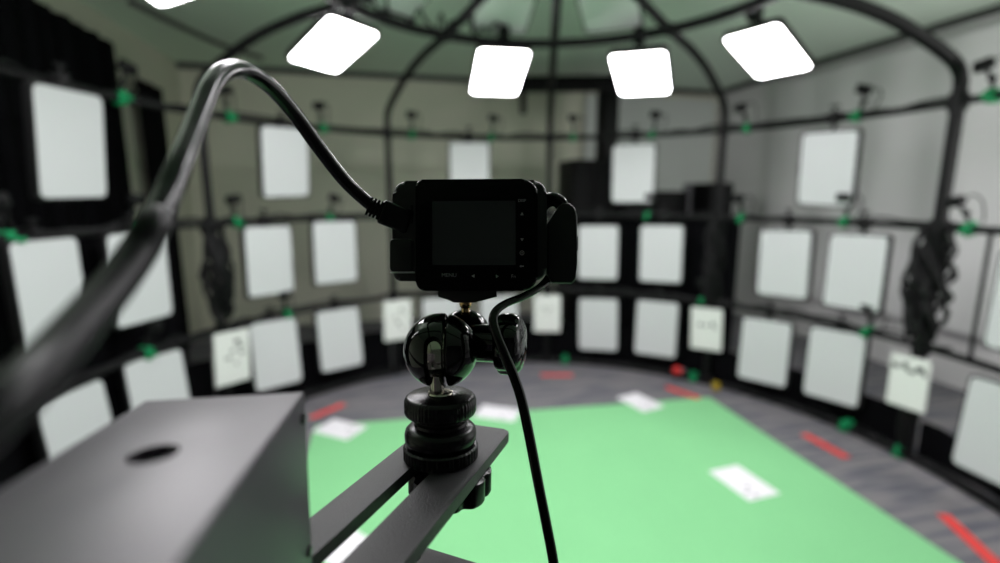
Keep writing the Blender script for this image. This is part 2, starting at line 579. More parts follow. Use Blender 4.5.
# ---- small cameras on the hoops
def rig_camera():
    root = empty('rig_camera')          # z up, y outward, origin on the hoop axis
    b = BM(); box(b, -.013, .013, -.028, .028, -.026, .028, bevel=.007); rod(b, (0, -.03, 0), (0, -.052, 0), .009); obj('clamp', b, M['green_clip'], root)
    b = BM(); rod(b, (0, 0, .03), (0, 0, .06), .007); ball(b, (0, 0, .066), .014); rod(b, (0, 0, .07), (-.012, -.012, .100), .006); obj('arm', b, M['black_plastic'], root)
    b = BM(); box(b, -.042, .020, -.036, -.006, .098, .140, bevel=.006); lathe(b, [(0, 0), (.012, 0), (.012, .010), (.009, .012), (0, .012)], 16, Matrix.Translation((-.012, -.035, .12)) @ Matrix.Rotation(PI / 2, 4, 'X')); obj('camera_body', b, M['black_plastic'], root)
    b = BM(); tube(b, smooth_path([(Vector((.018, -.02, .12)), .003), (Vector((.045, -.005, .13)), .003), (Vector((.058, .01, .10)), .003), (Vector((.05, .01, .04)), .003), (Vector((.045, 0, .015)), .003)], 5), 8); obj('cable', b, M['black_plastic'], root)
    return root


def set_cam(o, ph, z, tilt=0., spin=0.):
    a = R_(ph)
    x = Vector((math.cos(a), -math.sin(a), 0)); y = Vector((math.sin(a), math.cos(a), 0))
    o.matrix_world = frame(x, y, Vector((0, 0, 1)), cyl(ph, 2, z)) @ Matrix.Rotation(R_(spin), 4, 'Y') @ Matrix.Rotation(R_(tilt), 4, 'X') @ Matrix.Scale(1.2, 4)


up_l = 'small camera on a green clamp, topmost hoop, '
mi_l = 'small camera on a green clamp, camera-height hoop, '
lo_l = 'small camera on a green clamp, knee-height hoop, '
CAMS = [(-85.9, 1.832, up_l + 'right of the leftmost upper panel'), (-68.7, 1.832, up_l + 'just inside the cable arch'),
        (-51.2, 1.832, up_l + 'right of the panel on the beige wall'), (-32.6, 1.832, up_l + 'above the cable plug'),
        (-15, 1.832, up_l + 'under the lamp over the small camera'), (3.4, 1.832, up_l + 'right of the middle pole'),
        (20.3, 1.832, up_l + 'above the panel at the black cabinet'), (38.7, 1.832, up_l + 'right of the back right pole'),
        (56.9, 1.832, up_l + 'above the right upper panel'), (74.7, 1.832, up_l + 'at the right edge beyond the thick pole'),
        (-103.8, 1.239, mi_l + 'at the far left edge'), (-86.6, 1.239, mi_l + 'against the rising thick cable'),
        (-69.2, 1.239, mi_l + 'on the cable-wrapped left pole'), (-51.1, 1.239, mi_l + 'above the panel left of the camera'),
        (20.1, 1.239, mi_l + 'between the black cabinet panels'), (39.0, 1.239, mi_l + 'right of the back right pole'),
        (57.0, 1.239, mi_l + 'between the right upper and middle panels'), (74.6, 1.239, mi_l + 'right of the thick right pole'),
        (-86.9, .628, lo_l + 'beside the thick cable on the left'), (-61, .628, lo_l + 'above the leaning panel beside the marker board'),
        (32.6, .628, lo_l + 'beside the fourth marker board'), (62.6, .628, lo_l + 'over the large right bottom panel')]
proto = rig_camera()
for i, (ph, z, lab) in enumerate(CAMS):
    o = proto if i == 0 else copy_tree(proto)
    rnd = random.Random(i * 3 + 1)
    set_cam(o, ph, z, tilt=rnd.uniform(0, 14), spin=rnd.uniform(-14, 24))
    tag(o, lab, 'camera', 'small cameras on the cage hoops')
# green foot clamps on the floor hoop
proto = None
for ph, lab in ((61.2, 'green clamp on the floor hoop under the large right bottom panel'), (70.3, 'green clamp on the floor hoop at the foot of the thick right pole'),
                (2.8, 'green clamp on the floor hoop behind the red tape strip at the back'), (32.0, 'green clamp on the floor hoop beside the red plug')):
    if proto is None:
        b = BM(); box(b, -.02, .02, -.032, .032, -.022, .036, bevel=.008); rod(b, (0, -.03, 0), (0, -.055, 0), .01)
        o = proto = obj('floor_clamp', b, M['green_clip'])
    else:
        o = copy_tree(proto)
    set_cam(o, ph, .028)
    tag(o, lab, 'clamp', 'green clamps on the floor hoop')


# ---- cable bundles on the poles
def bundle(ph, z0, z1, n, spread, seed, lab, r=1.99):
    rnd = random.Random(seed)
    b = BM()
    for i in range(n):
        pts = []
        zz = z1
        a0 = rnd.uniform(0, 2 * PI)
        k = 0
        while zz > z0:
            f = math.sin(PI * (z1 - zz) / (z1 - z0)) * .5 + .5
            pts.append((cyl(ph, r, zz) + Vector((math.cos(a0 + k * .5), math.sin(a0 + k * .5), 0)) * (.03 + spread * rnd.random() * f), rnd.uniform(.007, .012)))
            zz -= rnd.uniform(.05, .11)
            k += 1
        tube(b, smooth_path(pts, 4), 8)
    o = obj('cable_bundle', b, M['black_plastic'])
    tag(o, lab, 'cables')
    return o


bundle(70.6, .66, 1.22, 30, .075, 4, 'thick tangle of black cables hanging along the right pole')
bundle(34.5, .62, 1.22, 16, .05, 5, 'tangle of black cables on the back right pole')
bundle(-73.6, .66, 1.22, 20, .06, 6, 'thick bundle of black cables on the left pole inside the cable arch')
bundle(70.6, .05, .62, 5, .01, 8, 'thin bundle of black cables under the rightmost marker board')


def ring_cable(p, r, z, amp, seed, lab, n=26):
    rnd = random.Random(seed)
    pts = []
    for i in range(n + 1):
        ph = p[0] + (p[1] - p[0]) * i / n
        pts.append((cyl(ph, r + rnd.uniform(-amp, amp), z + rnd.uniform(-amp, amp * .6)), .007))
    b = BM(); tube(b, smooth_path(pts, 4), 8)
    tag(obj('loose_cable', b, M['black_plastic']), lab, 'cable')


ring_cable((-120, 100), 1.0, 2.265, .028, 1, 'black cable wound around the crown hoop')
ring_cable((-75, -20), 0.93, 2.29, .06, 2, 'slack black cable looping inside the crown hoop')
ring_cable((-110, 75), 2.0, 1.858, .016, 3, 'black cable tied along the topmost hoop', 60)
ring_cable((-110, 75), 2.0, 1.266, .018, 4, 'black cable tied along the camera-height hoop', 60)
ring_cable((-110, 75), 2.0, .656, .020, 5, 'black cable tied along the knee-height hoop', 60)
ring_cable((-110, 90), 2.02, .05, .022, 6, 'black cable lying along the floor hoop', 60)

# ---- black skirts round the foot of the cage, one cloth per bay
def skirt(ph0, ph1, h0, h1, lab, r=2.10, grp='black cloth skirts round the foot of the cage'):
    t = BM()
    n = 14
    rows = []
    for i in range(n + 1):
        f = i / n
        ph = ph0 + (ph1 - ph0) * f
        w = .012 * math.sin(f * 30)
        rows.append([t.verts.new(cyl(ph, r + w + dr, z)) for dr, z in ((0, .002), (0, h0 + (h1 - h0) * f), (.006, h0 + (h1 - h0) * f), (.006, .002))])
    for A, B in zip(rows, rows[1:]):
        for k in range(4): t.faces.new((A[k], A[(k + 1) % 4], B[(k + 1) % 4], B[k]))
    t.faces.new(rows[0]); t.faces.new(rows[-1][::-1])
    o = obj('black_skirt', t, M['black_cloth'], angle=80)
    tag(o, lab, 'cloth skirt', grp)


skirt(-109, -74, .50, .44, 'low black cloth skirt behind the bottom panels at the left edge')
skirt(-73.4, -38, .40, .34, 'low black cloth skirt behind the leaning bottom panels left of the ball head')
skirt(-37.4, -2, .34, .34, 'low black cloth skirt behind the ball head')
skirt(-1.4, 34, .34, .32, 'low black cloth skirt between the two back marker boards on the right')
skirt(34.8, 70, .26, .22, 'low black cloth skirt under the two right bottom panels')
skirt(70.2, 106, .20, .16, 'low black cloth skirt beyond the rightmost marker board')

# ---- black furniture and cloth behind the cage at the back
def thing_box(name, lab, cat, c, w, d, h, z0=0., parts=None, rot=ROOM):
    root = empty(name, Matrix.Translation(Vector((*c, z0))) @ Matrix.Rotation(rot, 4, 'Z'))
    tag(root, lab, cat)
    b = BM(); box(b, -w / 2, w / 2, -d / 2, d / 2, 0, h, bevel=.012); obj('cabinet_body', b, M['cabinet'], root)
    if parts: parts(root, w, d, h)
    return root


def cab_doors(root, w, d, h):
    for s in (-1, 1):
        b = BM(); box(b, s * w / 4 - w / 4 + .008, s * w / 4 + w / 4 - .008, -d / 2 - .016, -d / 2, .05, h - .03, bevel=.004)
        dr = obj('cabinet_door', b, M['cabinet'], root)
        b = BM(); rod(b, (s * .03, -d / 2 - .03, h * .5), (s * .03, -d / 2 - .03, h * .5 + .14), .006); obj('handle', b, M['dark_grey'], dr)


P = at(585, 200, 4.75)
thing_box('equipment_cabinet', 'tall black cabinet at the back, left of the upper light panel', 'cabinet', P[:2], .42, .40, 1.71, parts=cab_doors)
P = at(646, 200, 4.75)
thing_box('equipment_rack', 'lower black equipment rack behind the upper light panel at the back', 'rack', P[:2], .64, .40, 1.43, parts=cab_doors)
P = at(708, 200, 4.6)
thing_box('equipment_rack', 'narrow black equipment rack beside the back right pole', 'rack', P[:2], .24, .36, 1.50, parts=cab_doors)
P = at(688, 190, 4.65)
b = BM(); rod(b, (0, 0, 0), (0, 0, 1.5), .045, 16); lathe(b, [(.14, 0), (.14, .02), (.045, .04), (.045, .05)], 20)
tag(obj('grey_post', b, M['dark_grey'], mtx=Matrix.Translation((P.x, P.y, 0))), 'dark grey post standing between the two black racks', 'post')


def arc_cloth(name, ph0, ph1, r, z0, z1, lab):
    t = BM(); n = 30; rows = []
    for i in range(n + 1):
        ph = ph0 + (ph1 - ph0) * i / n
        w = .015 * math.sin(i * 1.3)
        rows.append([t.verts.new(cyl(ph, r + w + dr, z)) for dr, z in ((0, z0), (0, z1), (.006, z1), (.006, z0))])
    for A, B in zip(rows, rows[1:]):
        for k in range(4): t.faces.new((A[k], A[(k + 1) % 4], B[(k + 1) % 4], B[k]))
    t.faces.new(rows[0]); t.faces.new(rows[-1][::-1])
    tag(obj(name, t, M['black_cloth'], angle=80), lab, 'curtain')


arc_cloth('black_drape', 4.5, 37, 2.2, .004, 1.22, 'waist-high black drape behind the pair of panels right of the camera')
arc_cloth('black_drape', -109, -76, 2.16, .004, 1.22, 'waist-high black drape behind the middle panels at the left edge')

# black beam under the ceiling and a tall black stand
P = at(566, 85, 4.9)
root = empty('ceiling_projector_beam', Matrix.Translation(P) @ Matrix.Rotation(R_(4), 4, 'Z'))
tag(root, 'black horizontal beam under the ceiling between the two middle lamps', 'beam')
b = BM(); box(b, -.52, .52, -.06, .06, -.06, .08, bevel=.01); obj('beam', b, M['cabinet'], root)
for x in (-.45, .45):
    b = BM(); rod(b, (x, 0, .08), (x, 0, HC - P.z), .015); obj('hanger', b, M['cabinet'], root)
b = BM(); rod(b, (-.42, 0, -.05), (-.42, 0, -.27), .03); obj('drop_rod', b, M['cabinet'], root)
P = at(607, 130, 4.85)
root = empty('loudspeaker_column', Matrix.Translation((P.x, P.y, 1.71)) @ Matrix.Rotation(ROOM, 4, 'Z'))
tag(root, 'narrow tall black column on top of the black cabinet, under the third lamp', 'column')
b = BM(); box(b, -.085, .085, -.08, .08, .002, .66, bevel=.012); obj('column_body', b, M['cabinet'], root)
b = BM(); box(b, -.06, .06, -.088, -.08, .05, .60, bevel=.003); obj('grille', b, M['black_plastic'], root)

b = BM(); rod(b, cyl(76.5, 2.03, 1.25), cyl(76.5, 2.03, .60), .009)
for z in (1.239, .628): rod(b, cyl(76.5, 1.985, z), cyl(76.5, 2.045, z), .014)
tag(obj('upright_rod', b, M['tube']), 'thin black upright rod between two hoops, right of the cable tangle', 'rod')
b = BM()
tp = [EYE + ray(x, y) * ((HC - .05 - EYE.z) / ray(x, y).z) for x, y in ((130, 2), (175, 24), (222, 45), (262, 58))]
tube(b, smooth_path([(p, .018) for p in tp], 6), 10)
tag(obj('ceiling_conduit', b, M['ceiling_rail']), 'thin dark conduit under the ceiling, left of the cable arch', 'conduit')

# red plug and yellow connector at the foot of the back right bay
root = empty('power_plug', Matrix.Translation(cyl(28.9, 1.93, .085)) @ Matrix.Scale(.75, 4))
tag(root, 'small red plug with a grey cap low in front of the black skirt', 'plug')
b = BM(); lathe(b, [(0, -.04), (.03, -.04), (.038, -.03), (.038, .03), (.03, .04), (0, .04)], 20, Matrix.Rotation(PI / 2, 4, 'Y')); obj('plug_body', b, M['red_plastic'], root)
b = BM(); lathe(b, [(0, .04), (.024, .04), (.024, .075), (.018, .08), (0, .08)], 20, Matrix.Rotation(PI / 2, 4, 'Y')); obj('cap', b, M['dark_grey'], root)
b = BM(); rod(b, (0, 0, -.03), (0, .02, -.098), .012); obj('foot', b, M['tube'], root)
b = BM(); box(b, -.025, .025, -.02, .02, 0, .06, bevel=.008)
tag(obj('cable_connector', b, M['yellow_plastic'], mtx=Matrix.Translation(cyl(37.5, 1.92, .004))), 'small dark yellow connector on the carpet by the back right pole', 'connector')

# ================================================================== FLOOR: mat, papers, tape
C0 = Vector((1.085, 3.42, 0))
du = Vector((-.962, -.273, 0)).normalized()
dv = Vector((.300, -.954, 0)).normalized()
W, L = 2.62, 3.05
t = BM()
vs = []
for z in (.001, .006):
    vs.append([t.verts.new(C0 + du * a + dv * c + Vector((0, 0, z))) for a, c in ((0, 0), (W, 0), (W, L), (0, L))])
t.faces.new(vs[0][::-1]); t.faces.new(vs[1])
for i in range(4): t.faces.new((vs[0][i], vs[0][(i + 1) % 4], vs[1][(i + 1) % 4], vs[1][i]))
tag(obj('green_mat', t, M['mat_green'], smooth=False), 'big bright green mat on the carpet inside the cage', 'mat')


def paper(px, py, rot, lab, w=.185, h=.265, seed=0):
    d = ray(px, py)
    k = (.0075 - EYE.z) / d.z
    p = EYE + d * k
    root = empty('paper_sheet', Matrix.Translation(p) @ Matrix.Rotation(R_(rot), 4, 'Z'))
    tag(root, lab, 'paper', 'white papers lying on the green mat')
    b = BM(); box(b, -w / 2, w / 2, -h / 2, h / 2, -.0005, .0012); obj('sheet', b, M['paper'], root, smooth=False)
    rnd = random.Random(seed)
    for i in range(3):
        x, y = rnd.uniform(-.06, .06), -.11 + .035 * i
        b = BM(); box(b, x - .012, x + .012, y - .006, y + .006, .0013, .0017)
        obj('printed_mark', b, M['dark_grey'], root, smooth=False)


paper(340, 429, 72, 'white paper on the mat edge by the left red tape, beside the grey box', seed=1)
paper(498, 413, 80, 'white paper on the mat between the ball head and the hanging thin cable', seed=2)
paper(640, 402, 35, 'white paper on the far edge of the green mat', seed=3)
paper(743, 482, 25, 'white paper lying alone on the right part of the green mat', seed=4)
paper(347, 549, 60, 'white paper glimpsed through the slot of the black bar', seed=5)

for ph, yw, L_, lab in ((-58.7, 4, .26, 'red tape strip at the left behind the white paper'), (1.0, 6, .25, 'red tape strip at the far back of the carpet'),
                        (32.4, -14, .26, 'red tape strip at the far corner of the green mat'), (63.4, -5, .28, 'red tape strip on the striped carpet right of the mat'),
                        (91.0, -4, .40, 'brightest red tape strip at the lower right corner')):
    b = BM(); box(b, -L_ / 2, L_ / 2, -.026, .026, .0075 if abs(ph - 32.4) < 1 else .0005, .0085 if abs(ph - 32.4) < 1 else .0018)
    o = obj('tape_strip', b, M['tape'], smooth=False, mtx=Matrix.Translation(cyl(ph, 1.715, 0)) @ Matrix.Rotation(R_(-ph + yw), 4, 'Z'))
    tag(o, lab, 'tape', 'red tape strips on the carpet')

# ================================================================== FOREGROUND RIG
mm = .001


def view_frame(px, py, depth, yaw=0., pitch=0.):
    """frame of a thing that faces the viewpoint: x right, y up, z towards the viewer"""
    return frame(RT, UP, -FW, at(px, py, depth)) @ Matrix.Rotation(R_(yaw), 4, 'Y') @ Matrix.Rotation(R_(pitch), 4, 'X')


K = .180 / FPX / mm                      # millimetres per pixel at 180 mm
# ---- the small action camera
CAMM = view_frame(465, 235, .180, yaw=-2.)
cam = empty('action_camera', CAMM)
tag(cam, 'small black camera seen from its screen side on the ball head', 'camera')
S = Matrix.Scale(mm, 4)


def part(name, b, m, parent, **k):
    bmesh.ops.scale(b, vec=(mm, mm, mm), verts=b.verts[:])
    return obj(name, b, m, parent, **k)


b = BM(); prism(b, [(x + .9, y + 2.2) for x, y in round_rect(58.0, 37.8, (5, 5, 3, 5))], -27, -6.6, bevel=1.6, seg=3); part('camera_body', b, M['body'], cam)
b = BM(); prism(b, [(x + 4.1, y) for x, y in round_rect(44.2, 40.4, (5.5, 2.2, 3.2, 5.5), 8)], -6.4, 0, bevel=1.1, seg=4); scr = part('screen_unit', b, M['bezel'], cam)
b = BM(); prism(b, [(x + 3.2, y + .7) for x, y in round_rect(30.2, 23.2, .4, 2)], -.05, .12); part('screen', b, M['screen'], cam)
b = BM(); prism(b, [(x - 24.6, y - 7) for x, y in round_rect(9.0, 12.5, 1.6, 4)], -24, -5.6, bevel=.8); pc = part('port_cover', b, M['body'], cam)
b = BM(); box(b, -28.7, -19.5, -13.7, -13.1, -20, -5.2, bevel=.25); part('cover_lip', b, M['lip'], pc)
b = BM(); box(b, -21.2, -20.4, 5, 12, -7, -5.9, bevel=.3); part('latch', b, M['satin'], cam)


def text(body, px, py, size, parent, name):
    cu = bpy.data.curves.new('t', 'FONT')
    cu.body = body
    cu.size = size
    cu.align_x = 'CENTER'
    cu.align_y = 'CENTER'
    cu.extrude = .03
    to = bpy.data.objects.new('t', cu)
    COL.objects.link(to)
    dg = bpy.context.evaluated_depsgraph_get()
    dg.update()
    me = bpy.data.meshes.new_from_object(to.evaluated_get(dg))
    bpy.data.objects.remove(to)
    bpy.data.curves.remove(cu)
    b = BM()
    b.from_mesh(me)
    bpy.data.meshes.remove(me)
    bmesh.ops.translate(b, vec=((px - 465) * K, (235 - py) * K, .08), verts=b.verts[:])
    return part(name, b, M['legend'], parent, smooth=False)


text('MENU', 449, 275.3, 2.0, cam, 'menu_legend')
text('DISP', 522, 201, 1.5, cam, 'display_legend')
text('Fn', 513.5, 276.5, 1.8, cam, 'function_legend')


def tri(px, py, ang, name, s=.75):
    c = ((px - 465) * K, (235 - py) * K)
    pts = [(c[0] + s * math.cos(R_(ang) + k * 2 * PI / 3), c[1] + s * math.sin(R_(ang) + k * 2 * PI / 3)) for k in range(3)]
    b = BM(); prism(b, pts, .04, .10); part(name, b, M['legend'], cam, smooth=False)


tri(473.5, 276, 180, 'left_arrow'); tri(497, 276.3, 0, 'right_arrow'); tri(522, 214.5, 90, 'up_arrow'); tri(522, 239.5, -90, 'down_arrow')
b = BM()
c = ((522 - 465) * K, (235 - 253) * K)
tube(b, [(Vector((c[0] + .75 * math.cos(a * PI / 8), c[1] + .75 * math.sin(a * PI / 8), .05)), .09) for a in range(16)], 6, closed=True)
lathe(b, [(0, .03), (.22, .03), (.22, .1), (0, .1)], 12, Matrix.Translation((c[0], c[1], 0)))
part('enter_mark', b, M['legend'], cam, smooth=False)
b = BM()
c = ((521.5 - 465) * K, (235 - 266.3) * K)
prism(b, [(c[0] - .8, c[1]), (c[0] - .1, c[1] + .55), (c[0] - .1, c[1] + .18), (c[0] + .8, c[1] + .18), (c[0] + .8, c[1] - .18), (c[0] - .1, c[1] - .18), (c[0] - .1, c[1] - .55)], .04, .10)
part('return_mark', b, M['legend'], cam, smooth=False)

# ---- thick video cable with its plug
vc = empty('video_cable', Matrix.Translation(at(398, 222, .186)))
tag(vc, 'thick black cable arching up from the camera and sweeping past the viewer at left', 'cable')
V0 = vc.matrix_world.translation.copy()
PTS = [(379, 211, .1865, 2.35), (366, 201, .184, 2.35), (345, 181, .178, 2.4), (320, 149, .169, 2.4), (297, 117, .160, 2.4), (276, 92, .151, 2.4), (258, 77, .144, 2.4), (240, 69.5, .137, 2.4),
       (224, 72, .128, 2.4), (211, 86, .120, 2.4), (202, 107, .114, 2.4), (192, 133, .107, 2.4), (180, 163, .099, 2.4), (167, 195, .093, 2.45), (152, 224, .087, 2.45)]
b = BM()
tube(b, smooth_path([(at(x, y, d) - V0, r * mm) for x, y, d, r in PTS], 10), 24)
obj('jacket', b, M['rubber'], vc)
PTS2 = [(156, 217, .0888, 2.75), (151, 228, .0862, 2.85), (138, 252, .0835, 2.9), (112, 288, .077, 2.95), (82, 323, .070, 2.95), (46, 363, .0625, 3.0), (6, 402, .055, 3.0), (-45, 445, .050, 3.0), (-130, 500, .045, 3.0)]
b = BM()
tube(b, smooth_path([(at(x, y, d) - V0, r * mm) for x, y, d, r in PTS2], 10), 24)
obj('sleeve', b, M['sleeve'], vc)
# plug: axis points from the cable into the left side of the camera
pa, pb_ = at(377, 209.5, .186), at(409, 222.5, .189)
ax = (pb_ - pa).normalized()
pz = (-FW - ax * ax.dot(-FW)).normalized()
py_ = pz.cross(ax)
pm = frame(ax, py_, pz, pa - V0)
b = BM(); box(b, 1.5, 13, -4.6, 4.6, -2.6, 2.6, bevel=1.0, seg=3); box(b, 12, 16, -3.4, 3.4, -1.7, 1.7, bevel=.3)
bmesh.ops.scale(b, vec=(mm,) * 3, verts=b.verts[:]); obj('plug', b, M['satin'], vc, mtx=pm)
b = BM()
for i in range(4):
    box(b, -3.4 + i * 1.35, -2.5 + i * 1.35, -3.6, 3.6, -2.5, 2.5, bevel=.3)
box(b, -3.4, 2, -2.4, 2.4, -2.0, 2.0, bevel=.3)
bmesh.ops.scale(b, vec=(mm,) * 3, verts=b.verts[:]); obj('strain_relief', b, M['satin'], vc, mtx=pm)

# ---- thin cable with an inline box at the right of the camera
tcm = view_frame(561, 243, .192)
tcb = empty('thin_cable', tcm)
tag(tcb, 'thin black cable with a flat inline box, hanging in front of the green mat', 'cable')
T0i = tcm.inverted()
K2 = .192 / FPX / mm
outline = [(547, 274), (552, 283), (572, 283.5), (576.5, 279), (577.5, 260), (577.5, 216), (575, 207.5), (570, 203), (563.5, 202.5), (559, 205.5), (547, 224)]
b = BM(); prism(b, [((x - 561) * K2, (243 - y) * K2) for x, y in outline][::1], -11, 0, bevel=.9, seg=3); ib = part('inline_box', b, M['body'], tcb)
b = BM(); box(b, (577.5 - 561) * K2 - .3, (577.5 - 561) * K2 + .8, -2.8, 2.8, -7, -3, bevel=.3); part('side_button', b, M['satin'], ib)


def vpath(pts, n=9): return smooth_path([(T0i @ at(x, y, d), r * mm) for x, y, d, r in pts], n)


b = BM(); tube(b, vpath([(536, 226, .203, 1.7), (537, 210, .202, 1.7), (542, 200, .199, 1.7), (551, 196.5, .195, 1.7), (560, 199.5, .194, 1.7), (564.5, 206, .195, 1.7), (566, 216, .197, 1.7)]), 14); obj('upper_loop', b, M['thin_rubber'], tcb)
b = BM(); tube(b, vpath([(539, 219, .199, 1.5), (546, 206, .197, 1.5), (554, 203, .196, 1.5), (560, 209, .1965, 1.5), (560, 222, .198, 1.5)]), 14); obj('inner_loop', b, M['thin_rubber'], tcb)
pts = [(553, 270, .199, 1.7), (548, 279, .197, 1.7), (538, 288.5, .190, 1.45), (522, 297, .183, 1.4), (507, 303, .178, 1.4), (496.5, 310.5, .174, 1.5), (493, 321, .172, 1.65), (497, 337, .170, 1.75), (505, 356, .169, 1.75),
       (514, 377, .169, 1.75), (522, 402, .169, 1.75), (530, 440, .169, 1.75), (538, 482, .169, 1.75), (546.5, 525, .169, 1.75), (554, 566, .169, 1.75), (560, 620, .165, 1.75), (558, 720, .150, 1.75)]
path = vpath(pts)
path += [(T0i @ Vector((.045, .10, 1.26)), 1.75 * mm), (T0i @ Vector((.045, .052, 1.262)), 1.75 * mm)]
b = BM(); tube(b, path, 14); obj('jacket', b, M['thin_rubber'], tcb)

# ---- ball head
va, vb = ray(420, 235).normalized(), ray(665, 238).normalized()
NB = vb.cross(va).normalized()
if NB.z < 0: NB = -NB
PB = at(441, 457, .182)
BY = vb
BX = BY.cross(NB)
NH = (NB - RT * NB.dot(RT)).normalized()
HX = RT.copy()
HY = NH.cross(HX)
headm = frame(HX, HY, NH, PB)
head = empty('ball_head', headm)
tag(head, 'glossy black ball head with chrome stem and locking knob carrying the camera', 'ball head')


def knurl(n, amt): return lambda a: 1 + amt * (1 if math.sin(n * a) > 0 else -1)


b = BM(); lathe(b, [(0, 0), (12.6, 0), (13.4, .6), (13.4, 4.6), (12.8, 5.2), (0, 5.2)], 192, wob=knurl(48, .010)); part('knurled_base', b, M['satin'], head, angle=25)
b = BM(); lathe(b, [(0, 5.2), (10.5, 5.2), (12.2, 6.0), (12.9, 7.2), (13.0, 9.5), (12.6, 11.0), (11.4, 12.2), (9.6, 12.8), (9.4, 13.8), (0, 13.8)], 96); part('lower_ring', b, M['satin'], head)
b = BM(); lathe(b, [(0, 13.8), (8.2, 13.8), (8.2, 15.0), (11.0, 16.0), (12.4, 16.8), (12.9, 17.8), (12.9, 21.6), (12.3, 22.9), (11.4, 23.5), (0, 23.8)], 240, wob=knurl(60, .006)); part('lock_ring', b, M['satin'], head, angle=50)
for a in (-60, 70):
    b = BM(); rod(b, Vector((8.0 * math.sin(R_(a)), -8.0 * math.cos(R_(a)), 14.9)), Vector((8.5 * math.sin(R_(a)), -8.5 * math.cos(R_(a)), 14.9)), .7); part('set_screw', b, M['chrome'], head)
b = BM(); lathe(b, [(0, 23.7), (4.4, 23.7), (4.6, 24.0), (4.4, 24.5), (3.2, 24.6), (0, 24.6)], 48); part('collar', b, M['chrome'], head)
SO = headm.inverted() @ at(441, 350, .1815)      # socket centre in head space
SO = SO / mm
b = BM(); rod(b, Vector((SO.x - 1.0, SO.y - 4.4, 24.2)), Vector((SO.x - 1.0, SO.y - 4.4, SO.z - 2)), 2.6, 28); ball(b, (SO.x - .9, SO.y - 2.6, SO.z), 9.2, 40, 28); part('stem', b, M['chrome'], head)


def socket_lobe(x0, x1, R=13.5, e=.9):
    """the part of a sphere between two upright planes, its flat face with a rounded rim"""
    x = x0 if abs(x0) < R else x1
    sg = 1 if abs(x0) < R else -1
    pts = [(0, x)]
    rr = math.sqrt((R - e) ** 2 - (abs(x) + (e if sg * x > 0 else -e)) ** 2)
    cx = x + sg * e
    a0 = math.atan2(rr, sg * cx)
    for k in range(7):
        a = PI + (a0 - PI) * k / 6          # from the flat face round to the sphere
        pts.append((rr + e * math.sin(a), cx + sg * e * math.cos(a)))
    for k in range(1, 25):
        a = a0 * (1 - k / 24)
        pts.append((R * math.sin(a) if k < 24 else 0, sg * R * math.cos(a)))
    t = BM()
    lathe(t, pts, 72, Matrix.Rotation(PI / 2, 4, 'Y'))
    return t


def cut(bmA, bmB):
    """boolean difference on two bmeshes"""
    objs = []
    for k in (bmA, bmB):
        bmesh.ops.recalc_face_normals(k, faces=k.faces)
        me = bpy.data.meshes.new('t'); k.to_mesh(me); k.free()
        o = bpy.data.objects.new('t', me); COL.objects.link(o); objs.append(o)
    md = objs[0].modifiers.new('b', 'BOOLEAN'); md.operation = 'DIFFERENCE'; md.object = objs[1]; md.solver = 'EXACT'
    dg = bpy.context.evaluated_depsgraph_get(); dg.update()
    me = bpy.data.meshes.new_from_object(objs[0].evaluated_get(dg))
    for o in objs:
        m_ = o.data; bpy.data.objects.remove(o); bpy.data.meshes.remove(m_)
    r = BM(); r.from_mesh(me); bpy.data.meshes.remove(me)
    return r


def notch():
    t = BM()
    prof = [(-4.4, -20)] + [(-1.3 + 3.1 * math.cos(a), 4.2 + 3.1 * math.sin(a)) for a in [PI - PI * i / 12 for i in range(13)]] + [(1.8, -20)]
    a = [t.verts.new((x, -20, z)) for x, z in prof]
    c = [t.verts.new((x, -3.0, z)) for x, z in prof]
    t.faces.new(a[::-1]); t.faces.new(c)
    for i in range(len(prof)):
        j = (i + 1) % len(prof)
        t.faces.new((a[i], a[j], c[j], c[i]))
    bmesh.ops.recalc_face_normals(t, faces=t.faces)
    # hollow for the inner ball and stem
    return t


hollow = lambda: (lambda t: (bmesh.ops.create_uvsphere(t, u_segments=32, v_segments=20, radius=9.6), bmesh.ops.translate(t, vec=(-.9, -2.6, 0), verts=t.verts[:]), t)[2])(BM())
for nm, x0, x1 in (('left_shell', -20, 1.95), ('right_shell', 2.65, 20)):
    t = socket_lobe(x0, x1)
    if nm == 'left_shell':
        t = cut(t, notch())
        t = cut(t, hollow())
    bmesh.ops.translate(t, vec=SO, verts=t.verts[:])
    part(nm, t, M['gloss'], head, angle=40)
# upper socket behind, brass screw and mounting plate
UO = (headm.inverted() @ at(465, 335, .199)) / mm
b = BM(); ball(b, UO, 10.3, 48, 32); part('upper_socket', b, M['gloss'], head)
sx = (headm.inverted() @ at(465.5, 305, .196)) / mm
b = BM(); rod(b, Vector((sx.x, sx.y, UO.z + 8)), Vector((sx.x, sx.y, sx.z + 8)), 1.7, 20); ball(b, (sx.x, sx.y, sx.z + .6), 2.5, 20, 12, (1, 1, 1)); part('brass_screw', b, M['brass'], head)
pm = headm.inverted() @ view_frame(470, 293, .192)
b = BM()
K3 = .192 / FPX / mm
prism(b, [((x - 470) * K3, (293 - y) * K3) for x, y in ((440, 291), (440, 296.5), (450, 299.5), (455, 302), (476, 302), (482, 299.5), (497, 296.5), (497, 287), (440, 287))], -10, 6, bevel=.3)
bmesh.ops.scale(b, vec=(mm,) * 3, verts=b.verts[:]); obj('mounting_plate', b, M['plate'], head, mtx=pm)
